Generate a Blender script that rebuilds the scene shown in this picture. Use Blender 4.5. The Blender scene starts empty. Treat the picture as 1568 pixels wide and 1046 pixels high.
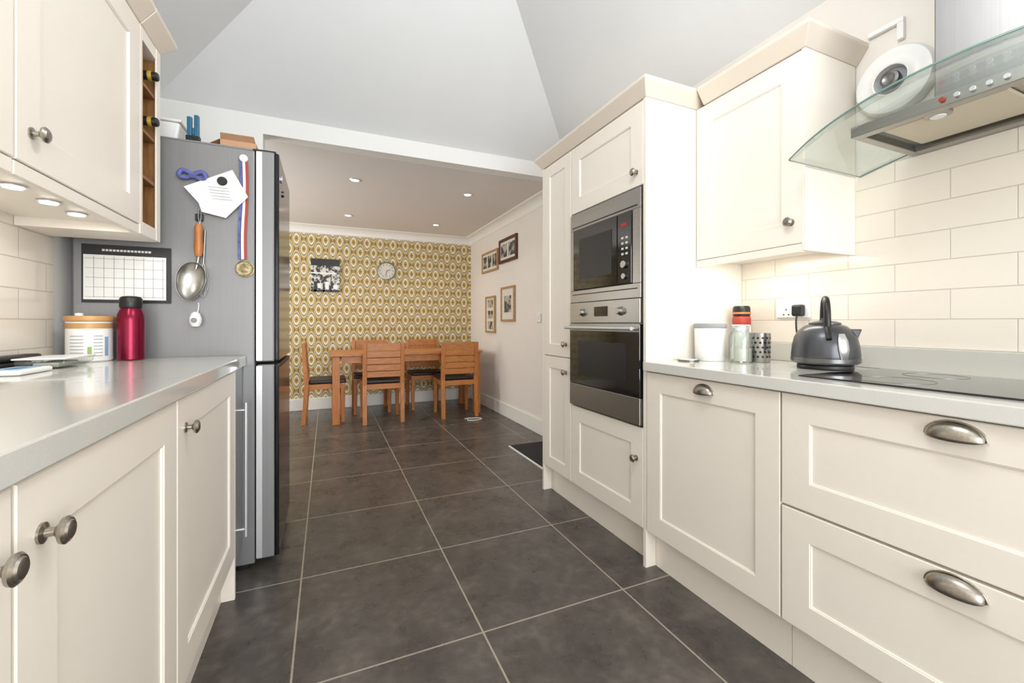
import bpy, bmesh, math, random
from mathutils import Vector, Matrix
random.seed(3)
sc = bpy.context.scene
try:
    sc.view_settings.view_transform = 'Standard'
    sc.view_settings.look = 'None'
    sc.view_settings.exposure = 0.08
except Exception: pass
COL = sc.collection

# ---------------------------------------------------------------- materials
def s2l(c):
    return tuple(((v/255)/12.92 if v/255 <= .04045 else ((v/255+.055)/1.055)**2.4) for v in c)
def newmat(name):
    m = bpy.data.materials.new(name); m.use_nodes = True
    nt = m.node_tree; b = nt.nodes['Principled BSDF']
    return m, nt, b
def N(nt, t, **kw):
    n = nt.nodes.new(t)
    for k, v in kw.items(): setattr(n, k, v)
    return n
def pmat(name, rgb, rough=.5, metal=0, noise=.04, nscale=30, bump=0, coat=0, emit=0, stretch=(1,1,1)):
    m, nt, b = newmat(name)
    c = s2l(rgb)
    g = N(nt,'ShaderNodeNewGeometry'); mp = N(nt,'ShaderNodeMapping'); mp.inputs['Scale'].default_value = stretch
    nt.links.new(g.outputs['Position'], mp.inputs['Vector'])
    n = N(nt,'ShaderNodeTexNoise'); n.inputs['Scale'].default_value = nscale; n.inputs['Detail'].default_value = 4
    nt.links.new(mp.outputs[0], n.inputs['Vector'])
    r = N(nt,'ShaderNodeValToRGB')
    r.color_ramp.elements[0].position=.3; r.color_ramp.elements[1].position=.7
    r.color_ramp.elements[0].color = tuple(v*(1-noise) for v in c)+(1,)
    r.color_ramp.elements[1].color = tuple(min(1,v*(1+noise)) for v in c)+(1,)
    nt.links.new(n.outputs['Fac'], r.inputs[0]); nt.links.new(r.outputs[0], b.inputs['Base Color'])
    b.inputs['Roughness'].default_value = rough; b.inputs['Metallic'].default_value = metal
    if coat: b.inputs['Coat Weight'].default_value = coat; b.inputs['Coat Roughness'].default_value=.05
    if bump:
        bp = N(nt,'ShaderNodeBump'); bp.inputs['Strength'].default_value=bump; bp.inputs['Distance'].default_value=.002
        nt.links.new(n.outputs['Fac'], bp.inputs['Height']); nt.links.new(bp.outputs[0], b.inputs['Normal'])
    if emit:
        b.inputs['Emission Color'].default_value = c+(1,); b.inputs['Emission Strength'].default_value = emit
    return m
def glassmat(name, tint=(.9,.96,.94), gloss=.12, gmax=.6):
    m = bpy.data.materials.new(name); m.use_nodes=True; nt=m.node_tree; nt.nodes.clear()
    o=N(nt,'ShaderNodeOutputMaterial'); t=N(nt,'ShaderNodeBsdfTransparent'); t.inputs[0].default_value=tint+(1,)
    g=N(nt,'ShaderNodeBsdfGlossy'); g.inputs['Roughness'].default_value=.03
    f=N(nt,'ShaderNodeLayerWeight'); f.inputs[0].default_value=.35
    mr=N(nt,'ShaderNodeMapRange'); mr.inputs['To Min'].default_value=gloss*.4; mr.inputs['To Max'].default_value=gmax
    nt.links.new(f.outputs['Fresnel'],mr.inputs[0])
    mx=N(nt,'ShaderNodeMixShader'); nt.links.new(mr.outputs[0],mx.inputs[0]); nt.links.new(t.outputs[0],mx.inputs[1]); nt.links.new(g.outputs[0],mx.inputs[2])
    nt.links.new(mx.outputs[0],o.inputs[0]); return m

M = {}
M['cream'] = pmat('cream_cabinet_paint',(239,231,219),.36,noise=.008,nscale=6)
M['creamcarc'] = pmat('cream_carcass',(236,228,216),.45,noise=.008,nscale=6)
M['cornice'] = pmat('cream_cornice',(226,215,200),.4,noise=.01,nscale=6)
M['wall'] = pmat('white_wall_paint',(238,238,235),.7,noise=.01,nscale=5,bump=.05)
M['walld'] = pmat('dining_wall_paint',(232,226,218),.7,noise=.012,nscale=5,bump=.05)
M['ceil'] = pmat('ceiling_paint',(236,238,239),.8,noise=.01,nscale=4)
M['ceild'] = pmat('dining_ceiling_paint',(230,225,221),.8,noise=.01,nscale=4)
M['trim'] = pmat('white_trim_gloss',(240,238,232),.35,noise=.01)
M['steel'] = pmat('brushed_stainless_steel',(168,166,162),.3,1,noise=.04,nscale=60,stretch=(1,.05,6))
M['steeld'] = pmat('dark_steel',(120,120,120),.3,1,noise=.05,nscale=60,stretch=(1,.05,6))
M['chim'] = pmat('hood_chimney_steel',(150,149,148),.4,1,noise=.04,nscale=40,stretch=(1,8,.05))
M['pewter'] = pmat('pewter',(172,166,156),.28,1,noise=.12,nscale=200)
M['black'] = pmat('black_plastic',(22,22,24),.4,noise=.05)
M['blackglass'] = pmat('black_glass',(12,12,14),.06,noise=.05,coat=.6)
M['fridgeside'] = pmat('fridge_grey_side',(134,134,135),.36,.25,noise=.03,nscale=30,stretch=(8,8,.05))
M['fridgefront'] = pmat('fridge_graphite_front',(46,46,50),.14,.85,noise=.05,nscale=50)
M['silver'] = pmat('silver_trim',(215,216,218),.3,.6,noise=.02)
M['worktop'] = pmat('quartz_worktop',(213,212,206),.12,noise=.035,nscale=400,coat=.4)
M['upstand'] = pmat('quartz_upstand',(200,198,190),.2,noise=.035,nscale=400,coat=.2)
M['white'] = pmat('white_plastic',(238,238,236),.35,noise=.01)
M['paper'] = pmat('white_paper',(236,236,234),.8,noise=.02)
M['led'] = pmat('led_emitter',(255,252,244),.4,emit=14)
M['ledsoft'] = pmat('led_strip_emitter',(255,250,238),.4,emit=8)
M['oakx'] = pmat('oak_wood_long_grain',(188,120,62),.36,noise=.24,nscale=14,stretch=(1,7,7),bump=.1)
M['oakz'] = pmat('oak_wood_vertical_grain',(186,117,60),.38,noise=.24,nscale=14,stretch=(7,7,.8),bump=.1)
M['oakdark'] = pmat('shaded_rack_oak',(138,96,52),.5,noise=.25,nscale=14,stretch=(7,7,.8),bump=.1)  # oak darkened to paint in the shade of the rack's gaps
M['leather'] = pmat('dark_brown_leather',(38,32,30),.4,noise=.1,nscale=80,bump=.2)
M['glass'] = glassmat('clear_glass',(.95,.98,.97),.1,.5)
M['glassh'] = glassmat('hood_glass',(.93,.97,.95),.18,.38)
M['glassedge'] = pmat('green_glass_edge',(110,140,130),.15,noise=.03)
M['magenta'] = pmat('magenta_metal_bottle',(122,12,48),.25,.6,noise=.05)
M['kettle'] = pmat('charcoal_kettle',(80,81,85),.28,.5,noise=.03)
M['card'] = pmat('cardboard',(200,158,124),.8,noise=.05)
M['blue'] = pmat('blue_plastic',(30,98,130),.4)
M['bluef'] = pmat('blue_ribbon',(92,100,160),.7,noise=.4,nscale=60)
M['red'] = pmat('red_label',(170,56,40),.5)
M['orange'] = pmat('orange_label',(206,120,48),.5)
M['yellow'] = pmat('yellow_foil',(196,160,60),.35,.3)
M['green'] = pmat('green_label',(150,176,110),.5)
M['greyt'] = pmat('grey_print',(150,152,156),.7)
M['gold'] = pmat('gold_lid',(196,150,96),.4,.1)
M['medal'] = pmat('medal_metal',(140,128,98),.4,.8,noise=.4,nscale=120)
M['darkwood'] = pmat('dark_wood_frame',(80,40,26),.4,noise=.2,nscale=40)
M['tanwood'] = pmat('tan_wood_frame',(176,140,96),.5,noise=.15,nscale=40)
M['mount'] = pmat('picture_mount',(222,217,204),.7)
M['sand'] = pmat('door_mat_fibre',(40,38,38),.95,noise=.4,nscale=300,bump=.6)
M['filter'] = pmat('hood_filter_mesh',(204,196,176),.4,.3,noise=.1,nscale=700)  # cream tone paints in the lit look of the stainless filter
M['bluec'] = pmat('pale_blue_pack',(130,170,208),.5)

def photo_mat(name, seed, dark=(30,30,32), light=(215,212,205), scale=22):
    m, nt, b = newmat(name)
    g=N(nt,'ShaderNodeNewGeometry'); n=N(nt,'ShaderNodeTexNoise'); n.noise_dimensions='4D'
    n.inputs['W'].default_value=seed; n.inputs['Scale'].default_value=scale; n.inputs['Detail'].default_value=6
    r=N(nt,'ShaderNodeValToRGB'); r.color_ramp.elements[0].position=.45; r.color_ramp.elements[1].position=.56
    r.color_ramp.elements[0].color=s2l(dark)+(1,); r.color_ramp.elements[1].color=s2l(light)+(1,)
    nt.links.new(g.outputs['Position'],n.inputs['Vector']); nt.links.new(n.outputs['Fac'],r.inputs[0]); nt.links.new(r.outputs[0],b.inputs['Base Color'])
    b.inputs['Roughness'].default_value=.4
    return m
M['photo']=photo_mat('framed_photograph',1.3,dark=(60,60,56),light=(180,175,165),scale=14)
M['canvas']=photo_mat('city_canvas_print',4.1,scale=30)

def math_(nt, op, a, b=None):
    n=N(nt,'ShaderNodeMath',operation=op)
    for i,v in enumerate((a,b)):
        if v is None: continue
        if isinstance(v,(int,float)): n.inputs[i].default_value=v
        else: nt.links.new(v,n.inputs[i])
    return n.outputs[0]

def floor_mat():
    m,nt,b=newmat('slate_floor_tiles')
    g=N(nt,'ShaderNodeNewGeometry'); mp=N(nt,'ShaderNodeMapping'); mp.inputs['Location'].default_value=(.1+6,-.2+6,0)
    nt.links.new(g.outputs['Position'],mp.inputs['Vector'])
    br=N(nt,'ShaderNodeTexBrick'); br.offset=0; br.squash=1
    br.inputs['Scale'].default_value=1; br.inputs['Brick Width'].default_value=.6; br.inputs['Row Height'].default_value=.6
    br.inputs['Mortar Size'].default_value=.0034; br.inputs['Mortar Smooth'].default_value=.1
    br.inputs['Color1'].default_value=(.96,.96,.96,1); br.inputs['Color2'].default_value=(1.04,1.04,1.04,1)
    nt.links.new(mp.outputs[0],br.inputs['Vector'])
    n1=N(nt,'ShaderNodeTexNoise'); n1.inputs['Scale'].default_value=5.5; n1.inputs['Detail'].default_value=6; n1.inputs['Roughness'].default_value=.62; n1.inputs['Distortion'].default_value=.2
    nt.links.new(g.outputs['Position'],n1.inputs['Vector'])
    n2=N(nt,'ShaderNodeTexNoise'); n2.inputs['Scale'].default_value=26; n2.inputs['Detail'].default_value=4; n2.inputs['Roughness'].default_value=.5
    nt.links.new(g.outputs['Position'],n2.inputs['Vector'])
    mixn=math_(nt,'ADD',math_(nt,'MULTIPLY',n1.outputs['Fac'],.65),math_(nt,'MULTIPLY',n2.outputs['Fac'],.35))
    r=N(nt,'ShaderNodeValToRGB'); e=r.color_ramp.elements
    e[0].position=.33; e[0].color=s2l((64,59,55))+(1,); e[1].position=.68; e[1].color=s2l((106,99,92))+(1,)
    x=e.new(.5); x.color=s2l((80,75,70))+(1,)
    nt.links.new(mixn,r.inputs[0])
    mul=N(nt,'ShaderNodeMix',data_type='RGBA',blend_type='MULTIPLY'); mul.inputs[0].default_value=1
    nt.links.new(r.outputs[0],mul.inputs[6]); nt.links.new(br.outputs['Color'],mul.inputs[7])
    mx=N(nt,'ShaderNodeMix',data_type='RGBA'); nt.links.new(br.outputs['Fac'],mx.inputs[0]); nt.links.new(mul.outputs[2],mx.inputs[6]); mx.inputs[7].default_value=s2l((162,152,138))+(1,)
    nt.links.new(mx.outputs[2],b.inputs['Base Color'])
    rr=N(nt,'ShaderNodeMapRange'); rr.inputs['To Min'].default_value=.24; rr.inputs['To Max'].default_value=.32
    nt.links.new(n1.outputs['Fac'],rr.inputs[0]); nt.links.new(rr.outputs[0],b.inputs['Roughness'])
    h=math_(nt,'SUBTRACT',1.0,br.outputs['Fac'])
    bp=N(nt,'ShaderNodeBump'); bp.inputs['Strength'].default_value=.3; bp.inputs['Distance'].default_value=.002
    nt.links.new(h,bp.inputs['Height']); nt.links.new(bp.outputs[0],b.inputs['Normal'])
    return m
M['floor']=floor_mat()

def tile_mat(name, off):
    m,nt,b=newmat(name)
    g=N(nt,'ShaderNodeNewGeometry'); sp=N(nt,'ShaderNodeSeparateXYZ'); cb=N(nt,'ShaderNodeCombineXYZ')
    nt.links.new(g.outputs['Position'],sp.inputs[0])
    nt.links.new(math_(nt,'ADD',sp.outputs['Y'],off[0]),cb.inputs[0]); nt.links.new(math_(nt,'ADD',sp.outputs['Z'],off[1]),cb.inputs[1])
    br=N(nt,'ShaderNodeTexBrick'); br.offset=.5; br.offset_frequency=2
    br.inputs['Scale'].default_value=1; br.inputs['Brick Width'].default_value=.3; br.inputs['Row Height'].default_value=.1
    br.inputs['Mortar Size'].default_value=.0020; br.inputs['Mortar Smooth'].default_value=.5
    br.inputs['Color1'].default_value=s2l((235,227,214))+(1,); br.inputs['Color2'].default_value=s2l((231,223,210))+(1,)
    br.inputs['Mortar'].default_value=s2l((206,197,184))+(1,)
    nt.links.new(cb.outputs[0],br.inputs['Vector']); nt.links.new(br.outputs['Color'],b.inputs['Base Color'])
    b.inputs['Roughness'].default_value=.12
    bp=N(nt,'ShaderNodeBump',invert=True); bp.inputs['Strength'].default_value=.6; bp.inputs['Distance'].default_value=.002
    nt.links.new(br.outputs['Fac'],bp.inputs['Height']); nt.links.new(bp.outputs[0],b.inputs['Normal'])
    return m
M['tile']=tile_mat('metro_tiles',(3.0-.11,-.993+1.0))

def wallpaper_mat():
    m,nt,b=newmat('retro_wallpaper')
    g=N(nt,'ShaderNodeNewGeometry'); sp=N(nt,'ShaderNodeSeparateXYZ'); nt.links.new(g.outputs['Position'],sp.inputs[0])
    PW,PH=.165,.25
    u=math_(nt,'DIVIDE',math_(nt,'ADD',sp.outputs['X'],10),PW); v=math_(nt,'DIVIDE',sp.outputs['Z'],PH)
    def cell(du,dv,a,c):
        fu=math_(nt,'SUBTRACT',math_(nt,'FRACT',math_(nt,'ADD',u,du)),.5)
        fv=math_(nt,'SUBTRACT',math_(nt,'FRACT',math_(nt,'ADD',v,dv)),.5)
        return math_(nt,'SQRT',math_(nt,'ADD',math_(nt,'POWER',math_(nt,'DIVIDE',math_(nt,'ABSOLUTE',fu),a),2),math_(nt,'POWER',math_(nt,'DIVIDE',math_(nt,'ABSOLUTE',fv),c),1.4)))
    d=math_(nt,'MINIMUM',cell(0,0,.34,.52),cell(.5,.5,.34,.52))
    r=N(nt,'ShaderNodeValToRGB'); r.color_ramp.interpolation='CONSTANT'; e=r.color_ramp.elements
    cream=s2l((230,224,206))+(1,); must=s2l((188,148,62))+(1,); grey=s2l((104,96,78))+(1,); pale=s2l((212,198,154))+(1,)
    e[0].position=0; e[0].color=grey
    e[1].position=.16; e[1].color=must
    for p,c in ((.42,cream),(.65,grey),(.73,pale),(.86,s2l((180,150,84))+(1,)),(.98,grey)):
        x=e.new(p); x.color=c
    nt.links.new(d,r.inputs[0]); nt.links.new(r.outputs[0],b.inputs['Base Color']); b.inputs['Roughness'].default_value=.6
    return m
M['wallpaper']=wallpaper_mat()

# ---------------------------------------------------------------- geometry helpers
def grp(name, loc=(0,0,0), rot=0, local=False):
    e=bpy.data.objects.new(name,None); e.empty_display_size=.05; COL.objects.link(e)
    e.location=loc; e.rotation_euler=(0,0,rot); e['loc']=0 if local else 1
    return e
def attach(o,p):
    if p is None: return
    o.parent=p
    if p['loc']: o.matrix_parent_inverse=Matrix.Translation(-Vector(p.location))
def mk(name,bm,mat,parent=None,smooth=False,bevel=0,seg=2,autosmooth=False):
    me=bpy.data.meshes.new(name); bmesh.ops.recalc_face_normals(bm,faces=bm.faces[:]); bm.to_mesh(me); bm.free()
    o=bpy.data.objects.new(name,me); COL.objects.link(o)
    mats = mat if isinstance(mat,(list,tuple)) else [mat]
    for mm in mats: me.materials.append(M[mm])
    if smooth:
        for p in me.polygons: p.use_smooth=True
        es=o.modifiers.new('es','EDGE_SPLIT'); es.split_angle=math.radians(38)
    if bevel:
        b=o.modifiers.new('bev','BEVEL'); b.width=bevel; b.segments=seg; b.limit_method='ANGLE'
    attach(o,parent); return o
def addbox(bm,x0,x1,y0,y1,z0,z1,mi=0):
    v=[bm.verts.new(p) for p in ((x0,y0,z0),(x1,y0,z0),(x1,y1,z0),(x0,y1,z0),(x0,y0,z1),(x1,y0,z1),(x1,y1,z1),(x0,y1,z1))]
    for f in ((0,3,2,1),(4,5,6,7),(0,1,5,4),(1,2,6,5),(2,3,7,6),(3,0,4,7)):
        ff=bm.faces.new([v[i] for i in f]); ff.material_index=mi
def box(name,x0,x1,y0,y1,z0,z1,mat,parent=None,bevel=0):
    bm=bmesh.new(); addbox(bm,min(x0,x1),max(x0,x1),min(y0,y1),max(y0,y1),min(z0,z1),max(z0,z1))
    return mk(name,bm,mat,parent,bevel=bevel)
def boxes(name,L,mat,parent=None,bevel=0):
    bm=bmesh.new()
    for b in L: addbox(bm,*b)
    return mk(name,bm,mat,parent,bevel=bevel)
AX={'z':Matrix.Identity(3),'x':Matrix(((0,0,1),(0,1,0),(-1,0,0))),'-x':Matrix(((0,0,-1),(0,1,0),(1,0,0))),'-y':Matrix(((1,0,0),(0,0,-1),(0,1,0)))}
def lathe(name,prof,loc,mat,parent=None,axis='z',seg=40,scale=(1,1,1)):
    bm=bmesh.new(); R=AX[axis]; L=Vector(loc); rings=[]
    for r,z in prof:
        if r<1e-5: rings.append([bm.verts.new(R@Vector((0,0,z))+L)])
        else: rings.append([bm.verts.new(R@Vector((r*math.cos(2*math.pi*i/seg)*scale[0],r*math.sin(2*math.pi*i/seg)*scale[1],z))+L) for i in range(seg)])
    for a,b in zip(rings,rings[1:]):
        for i in range(seg):
            j=(i+1)%seg
            if len(a)==1 and len(b)==1: continue
            if len(a)==1: bm.faces.new([a[0],b[i],b[j]])
            elif len(b)==1: bm.faces.new([a[i],a[j],b[0]])
            else: bm.faces.new([a[i],a[j],b[j],b[i]])
    return mk(name,bm,mat,parent,smooth=True)
def disc(name,r,h,loc,mat,parent=None,axis='z',seg=40):
    b=min(r,h)*.15
    return lathe(name,[(0,0),(r-b,0),(r,b),(r,h-b),(r-b,h),(0,h)],loc,mat,parent,axis,seg)
def tube(name,pts,r,mat,parent=None,cyclic=False,res=6):
    c=bpy.data.curves.new(name,'CURVE'); c.dimensions='3D'; c.bevel_depth=r; c.bevel_resolution=4; c.use_fill_caps=True
    s=c.splines.new('NURBS' if len(pts)>2 else 'POLY'); s.points.add(len(pts)-1)
    for i,p in enumerate(pts): s.points[i].co=(*p,1)
    if len(pts)>2: s.order_u=3; s.use_endpoint_u=True; s.resolution_u=res
    s.use_cyclic_u=cyclic
    c.materials.append(M[mat]); o=bpy.data.objects.new(name,c); COL.objects.link(o); attach(o,parent)
    dg=bpy.context.evaluated_depsgraph_get(); me=bpy.data.meshes.new_from_object(o.evaluated_get(dg)); 
    inv=o.matrix_parent_inverse.copy(); par=o.parent
    bpy.data.objects.remove(o); o2=bpy.data.objects.new(name,me); COL.objects.link(o2)
    for p in me.polygons: p.use_smooth=True
    if par: o2.parent=par; o2.matrix_parent_inverse=inv
    return o2
def poly(name,pts,mat,parent=None,thick=0):
    bm=bmesh.new(); bm.faces.new([bm.verts.new(p) for p in pts]); o=mk(name,bm,mat,parent)
    if thick: s=o.modifiers.new('s','SOLIDIFY'); s.thickness=thick; s.offset=0
    return o
def frustum(name,b,t,z0,z1,mat,parent=None,bevel=.003):
    bm=bmesh.new()
    vb=[bm.verts.new((x,y,z0)) for x,y in ((b[0],b[2]),(b[1],b[2]),(b[1],b[3]),(b[0],b[3]))]
    vm=[bm.verts.new((x,y,z1-.014)) for x,y in ((t[0],t[2]),(t[1],t[2]),(t[1],t[3]),(t[0],t[3]))]
    vt=[bm.verts.new((x,y,z1)) for x,y in ((t[0],t[2]),(t[1],t[2]),(t[1],t[3]),(t[0],t[3]))]
    bm.faces.new(vb[::-1]); bm.faces.new(vt)
    for a,c in ((vb,vm),(vm,vt)):
        for i in range(4): bm.faces.new([a[i],a[(i+1)%4],c[(i+1)%4],c[i]])
    return mk(name,bm,mat,parent,bevel=bevel)

def shaker(parent,xf,n,y0,y1,z0,z1,w=.082,name='door_front'):
    g=.0017; y0+=g;y1-=g;z0+=g;z1-=g
    bm=bmesh.new(); rings=[]
    for ins,dep in ((0,.02),(0,.002),(.002,0),(w,0),(w+.0015,.002),(w+.004,.0025),(w+.0055,.0065)):
        x=xf-n*dep
        rings.append([bm.verts.new(p) for p in ((x,y0+ins,z0+ins),(x,y1-ins,z0+ins),(x,y1-ins,z1-ins),(x,y0+ins,z1-ins))])
    bm.faces.new(rings[0]); bm.faces.new(rings[-1])
    for a,b in zip(rings,rings[1:]):
        for i in range(4): bm.faces.new([a[i],a[(i+1)%4],b[(i+1)%4],b[i]])
    return mk(name,bm,'cream',parent)
def knob(parent,xf,n,y,z):
    lathe('knob',[(0,0),(.013,0),(.013,.003),(.006,.005),(.0055,.014),(.011,.018),(.0165,.021),(.0175,.025),(.0145,.028),(.013,.0275),(.011,.030),(0,.032)],(xf,y,z),'pewter',parent,'x' if n>0 else '-x',28)
def cup(parent,xf,n,y,z,A=.05,H=.034,D=.026):
    bm=bmesh.new(); NT,NP=24,8; g=[]
    for i in range(NT+1):
        th=math.pi*i/NT; row=[]
        for j in range(NP+1):
            ph=math.pi/2*j/NP*1.12
            row.append(bm.verts.new((xf+n*(D*max(.0,math.sin(th))**.7*math.sin(min(ph,math.pi/2))+.001),y+A*math.cos(th),z+H*math.sin(th)**.8*math.cos(ph) if 0<i<NT else z)))
        g.append(row)
    for i in range(NT):
        for j in range(NP):
            try: bm.faces.new([g[i][j],g[i+1][j],g[i+1][j+1],g[i][j+1]])
            except Exception: pass
    bmesh.ops.remove_doubles(bm,verts=bm.verts[:],dist=1e-5)
    o=mk('cup_handle',bm,'pewter',parent,smooth=True); s=o.modifiers.new('s','SOLIDIFY'); s.thickness=.002
    pts=[(xf+n*.002,y+(A+.002)*math.cos(math.pi*i/20),z+(H+.002)*math.sin(math.pi*i/20)) for i in range(21)]
    tube('cup_handle_rim',pts,.0022,'pewter',parent)

WR,WL=1.90,-.93
YB,YN=5.85,-2.2
DL=-1.9
# ---------------------------------------------------------------- room shell
box('floor',DL-.1,WR+.1,YN-.1,YB+.1,-.1,0,'floor')
box('wall_right',WR,WR+.1,YN-.1,YB+.1,0,2.5,'walld')
box('wall_left',WL-.1,WL,YN-.1,3.15,0,2.5,'wall')
box('wall_back',DL-.1,WR+.1,YB,YB+.1,0,2.5,'wallpaper')
boxes('wall_partition',[(DL,-.38,3.151,3.25,0,2.42)],'wall')
boxes('wall_left_dining',[(DL-.1,DL,3.15,3.7,0,2.5),(DL-.1,DL,5.3,YB,0,2.5),(DL-.1,DL,3.7,5.3,0,.9),(DL-.1,DL,3.7,5.3,2.1,2.5)],'walld')
boxes('wall_near',[(WL-.1,-.6,YN-.1,YN,0,3.4),(1.6,WR,YN-.1,YN,0,3.4),(-.6,1.6,YN-.1,YN,0,.3),(-.6,1.6,YN-.1,YN,2.15,3.4)],'wall')
box('ceiling_dining',DL-.1,WR,3.25,YB,2.30,2.40,'ceild')
boxes('beam_trim',[(-.38,WR,3.15,3.25,2.301,2.42)],'wall')
RX=(WR+WL)/2; RU=(WR-WL)/2; T=.609; RZ=2.42+T*RU; RY=3.15-RU
bm=bmesh.new()
a=bm.verts.new((WL,3.15,2.42)); b=bm.verts.new((WR,3.15,2.42)); c=bm.verts.new((RX,RY,RZ)); d=bm.verts.new((RX,YN,RZ)); e=bm.verts.new((WR,YN,2.42)); f=bm.verts.new((WL,YN,2.42))
bm.faces.new([a,b,c]); bm.faces.new([b,e,d,c]); bm.faces.new([a,c,d,f])
mk('ceiling',bm,'ceil')
def coving(name,p0,p1,inward,h=.10,w=.10):
    bm=bmesh.new(); prof=[]
    K=8
    prof.append((0,-h)); 
    for i in range(K+1):
        t=math.pi/2*i/K; prof.append((.012+(w-.024)*(1-math.cos(t)),-h+.012+(h-.024)*math.sin(t)))
    prof.append((w,-.0)); prof.append((0,0))
    A=[];B=[]
    for u,v in prof:
        o=Vector(inward)*u+Vector((0,0,2.2995+v)); A.append(bm.verts.new(Vector(p0)+o)); B.append(bm.verts.new(Vector(p1)+o))
    n=len(prof)
    for i in range(n): bm.faces.new([A[i],A[(i+1)%n],B[(i+1)%n],B[i]])
    return mk(name,bm,'trim')
coving('trim_coving_back',(DL,YB,0),(WR,YB,0),(0,-1,0))
coving('trim_coving_right',(WR,3.25,0),(WR,YB,0),(-1,0,0))
def skirt(name,x0,x1,y0,y1):
    boxes(name,[(x0,x1,y0,y1,0,.15)],'trim',bevel=.006)
skirt('baseboard_back',DL,WR-.02,YB-.018,YB)
skirt('baseboard_right',WR-.018,WR,2.47,YB)
skirt('baseboard_partition',DL,-.38,3.25,3.266)
def window(name,ax,x0,x1,y0,y1,z0,z1):
    g=grp(name,((x0+x1)/2,(y0+y1)/2,(z0+z1)/2)); t=.05
    if ax=='y':
        m=(x0+x1)/2
        boxes('frame',[(x0,x1,y0,y1,z0,z0+t),(x0,x1,y0,y1,z1-t,z1),(x0,x0+t,y0,y1,z0+t,z1-t),(x1-t,x1,y0,y1,z0+t,z1-t),(m-t/2,m+t/2,y0,y1,z0+t,z1-t)],'trim',g)
    else:
        m=(y0+y1)/2
        boxes('frame',[(x0,x1,y0,y1,z0,z0+t),(x0,x1,y0,y1,z1-t,z1),(x0,x1,y0,y0+t,z0+t,z1-t),(x0,x1,y1-t,y1,z0+t,z1-t),(x0,x1,m-t/2,m+t/2,z0+t,z1-t)],'trim',g)
window('window_1','y',-.6,1.6,YN-.07,YN-.02,.3,2.15)
window('window_2','x',DL-.07,DL-.02,3.7,5.3,.9,2.1)
box('wall_tiles_right',WR-.008,WR-.0005,-1.6,1.48,.913,1.665,'tile')
box('wall_tiles_left',WL+.0005,WL+.008,-1.6,2.10,.942,1.46,'tile')

# ---------------------------------------------------------------- right run
XF=1.29
def base_r(y0,y1,kind):
    g=grp('base_cabinet',(1.6,(y0+y1)/2,0))
    box('carcass',XF+.021,WR-.01,y0+.001,y1-.001,.152,.87,'creamcarc',g)
    box('plinth',XF+.055,XF+.073,y0,y1,0,.151,'cream',g)
    if kind=='drawers':
        shaker(g,XF,-1,y0,y1,.165,.520,name='drawer_front_low'); shaker(g,XF,-1,y0,y1,.524,.868,name='drawer_front_top')
        cup(g,XF,-1,(y0+y1)/2,.824); cup(g,XF,-1,(y0+y1)/2,.480)
    else:
        shaker(g,XF,-1,y0,y1,.165,.868); cup(g,XF,-1,(y0+y1)/2-.01,.820,A=.042,H=.03)
    return g
base_r(.876,1.480,'door'); base_r(.078,.874,'drawers'); base_r(-.524,.076,'door'); base_r(-1.126,-.526,'door')
g=grp('worktop',(1.58,.2,.89))
box('slab',XF-.02,WR-.001,-1.15,1.480,.872,.912,'worktop',g,bevel=.003)
box('upstand',WR-.028,WR-.009,-1.15,1.480,.9125,.992,'upstand',g,bevel=.002)
g=grp('tall_oven_cabinet',(1.6,1.97,0))
box('end_panel',XF,WR-.002,1.482,1.499,.0,2.08,'cream',g)
boxes('carcass',[(XF+.021,WR-.01,1.500,2.442,.152,.60),(XF+.021,WR-.01,1.500,2.442,1.705,2.079),(XF+.021,WR-.01,2.106,2.442,.60,1.705),(WR-.08,WR-.01,1.5,2.106,.60,1.705)],'creamcarc',g)
box('end_panel_far',XF,WR-.02,2.443,2.461,0,2.08,'cream',g)
box('plinth',XF+.055,XF+.073,1.50,2.442,0,.151,'cream',g)
shaker(g,XF,-1,1.500,2.106,.165,.612); shaker(g,XF,-1,1.500,2.106,1.700,2.078)
shaker(g,XF,-1,2.110,2.442,.165,.874,w=.07); shaker(g,XF,-1,2.110,2.442,.878,2.078,w=.07)
knob(g,XF,-1,1.545,1.765); knob(g,XF,-1,1.545,.468); knob(g,XF,-1,2.165,.955); knob(g,XF,-1,2.165,.79)
frustum('cornice',(XF-.002,WR-.002,1.480,2.463),(XF-.042,WR-.002,1.440,2.503),2.081,2.152,'cornice',g)
g=grp('built_in_microwave',(1.5,1.8,1.4))
Y0,Y1=1.508,2.100
box('body',XF+.012,XF+.40,Y0+.01,Y1-.01,1.205,1.690,'steeld',g)
boxes('trim_frame',[(XF-.008,XF+.011,Y0,Y1,1.60,1.692),(XF-.008,XF+.011,Y0,Y1,1.195,1.262),(XF-.008,XF+.011,Y0,Y0+.055,1.262,1.60),(XF-.008,XF+.011,Y1-.035,Y1,1.262,1.60)],'steel',g,bevel=.002)
box('vent_slot',XF-.009,XF-.006,Y0+.02,Y1-.02,1.612,1.618,'black',g)
box('vent_slot_low',XF-.009,XF-.006,Y0+.02,Y1-.02,1.236,1.241,'black',g)
box('door_glass',XF-.014,XF+.011,Y0+.16,Y1-.037,1.264,1.598,'blackglass',g,bevel=.003)
box('door_window',XF-.0155,XF-.014,Y0+.20,Y1-.10,1.32,1.54,'black',g)
box('control_panel',XF-.014,XF+.011,Y0+.057,Y0+.157,1.264,1.598,'blackglass',g,bevel=.003)
box('display',XF-.0155,XF-.0135,Y0+.090,Y0+.130,1.535,1.550,'red',g)
for k in range(4):
    boxes('buttons_%d'%k,[(XF-.016,XF-.0135,Y0+.08+.03*i,Y0+.095+.03*i,1.40+.025*k,1.41+.025*k) for i in range(2)],'silver',g)
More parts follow.
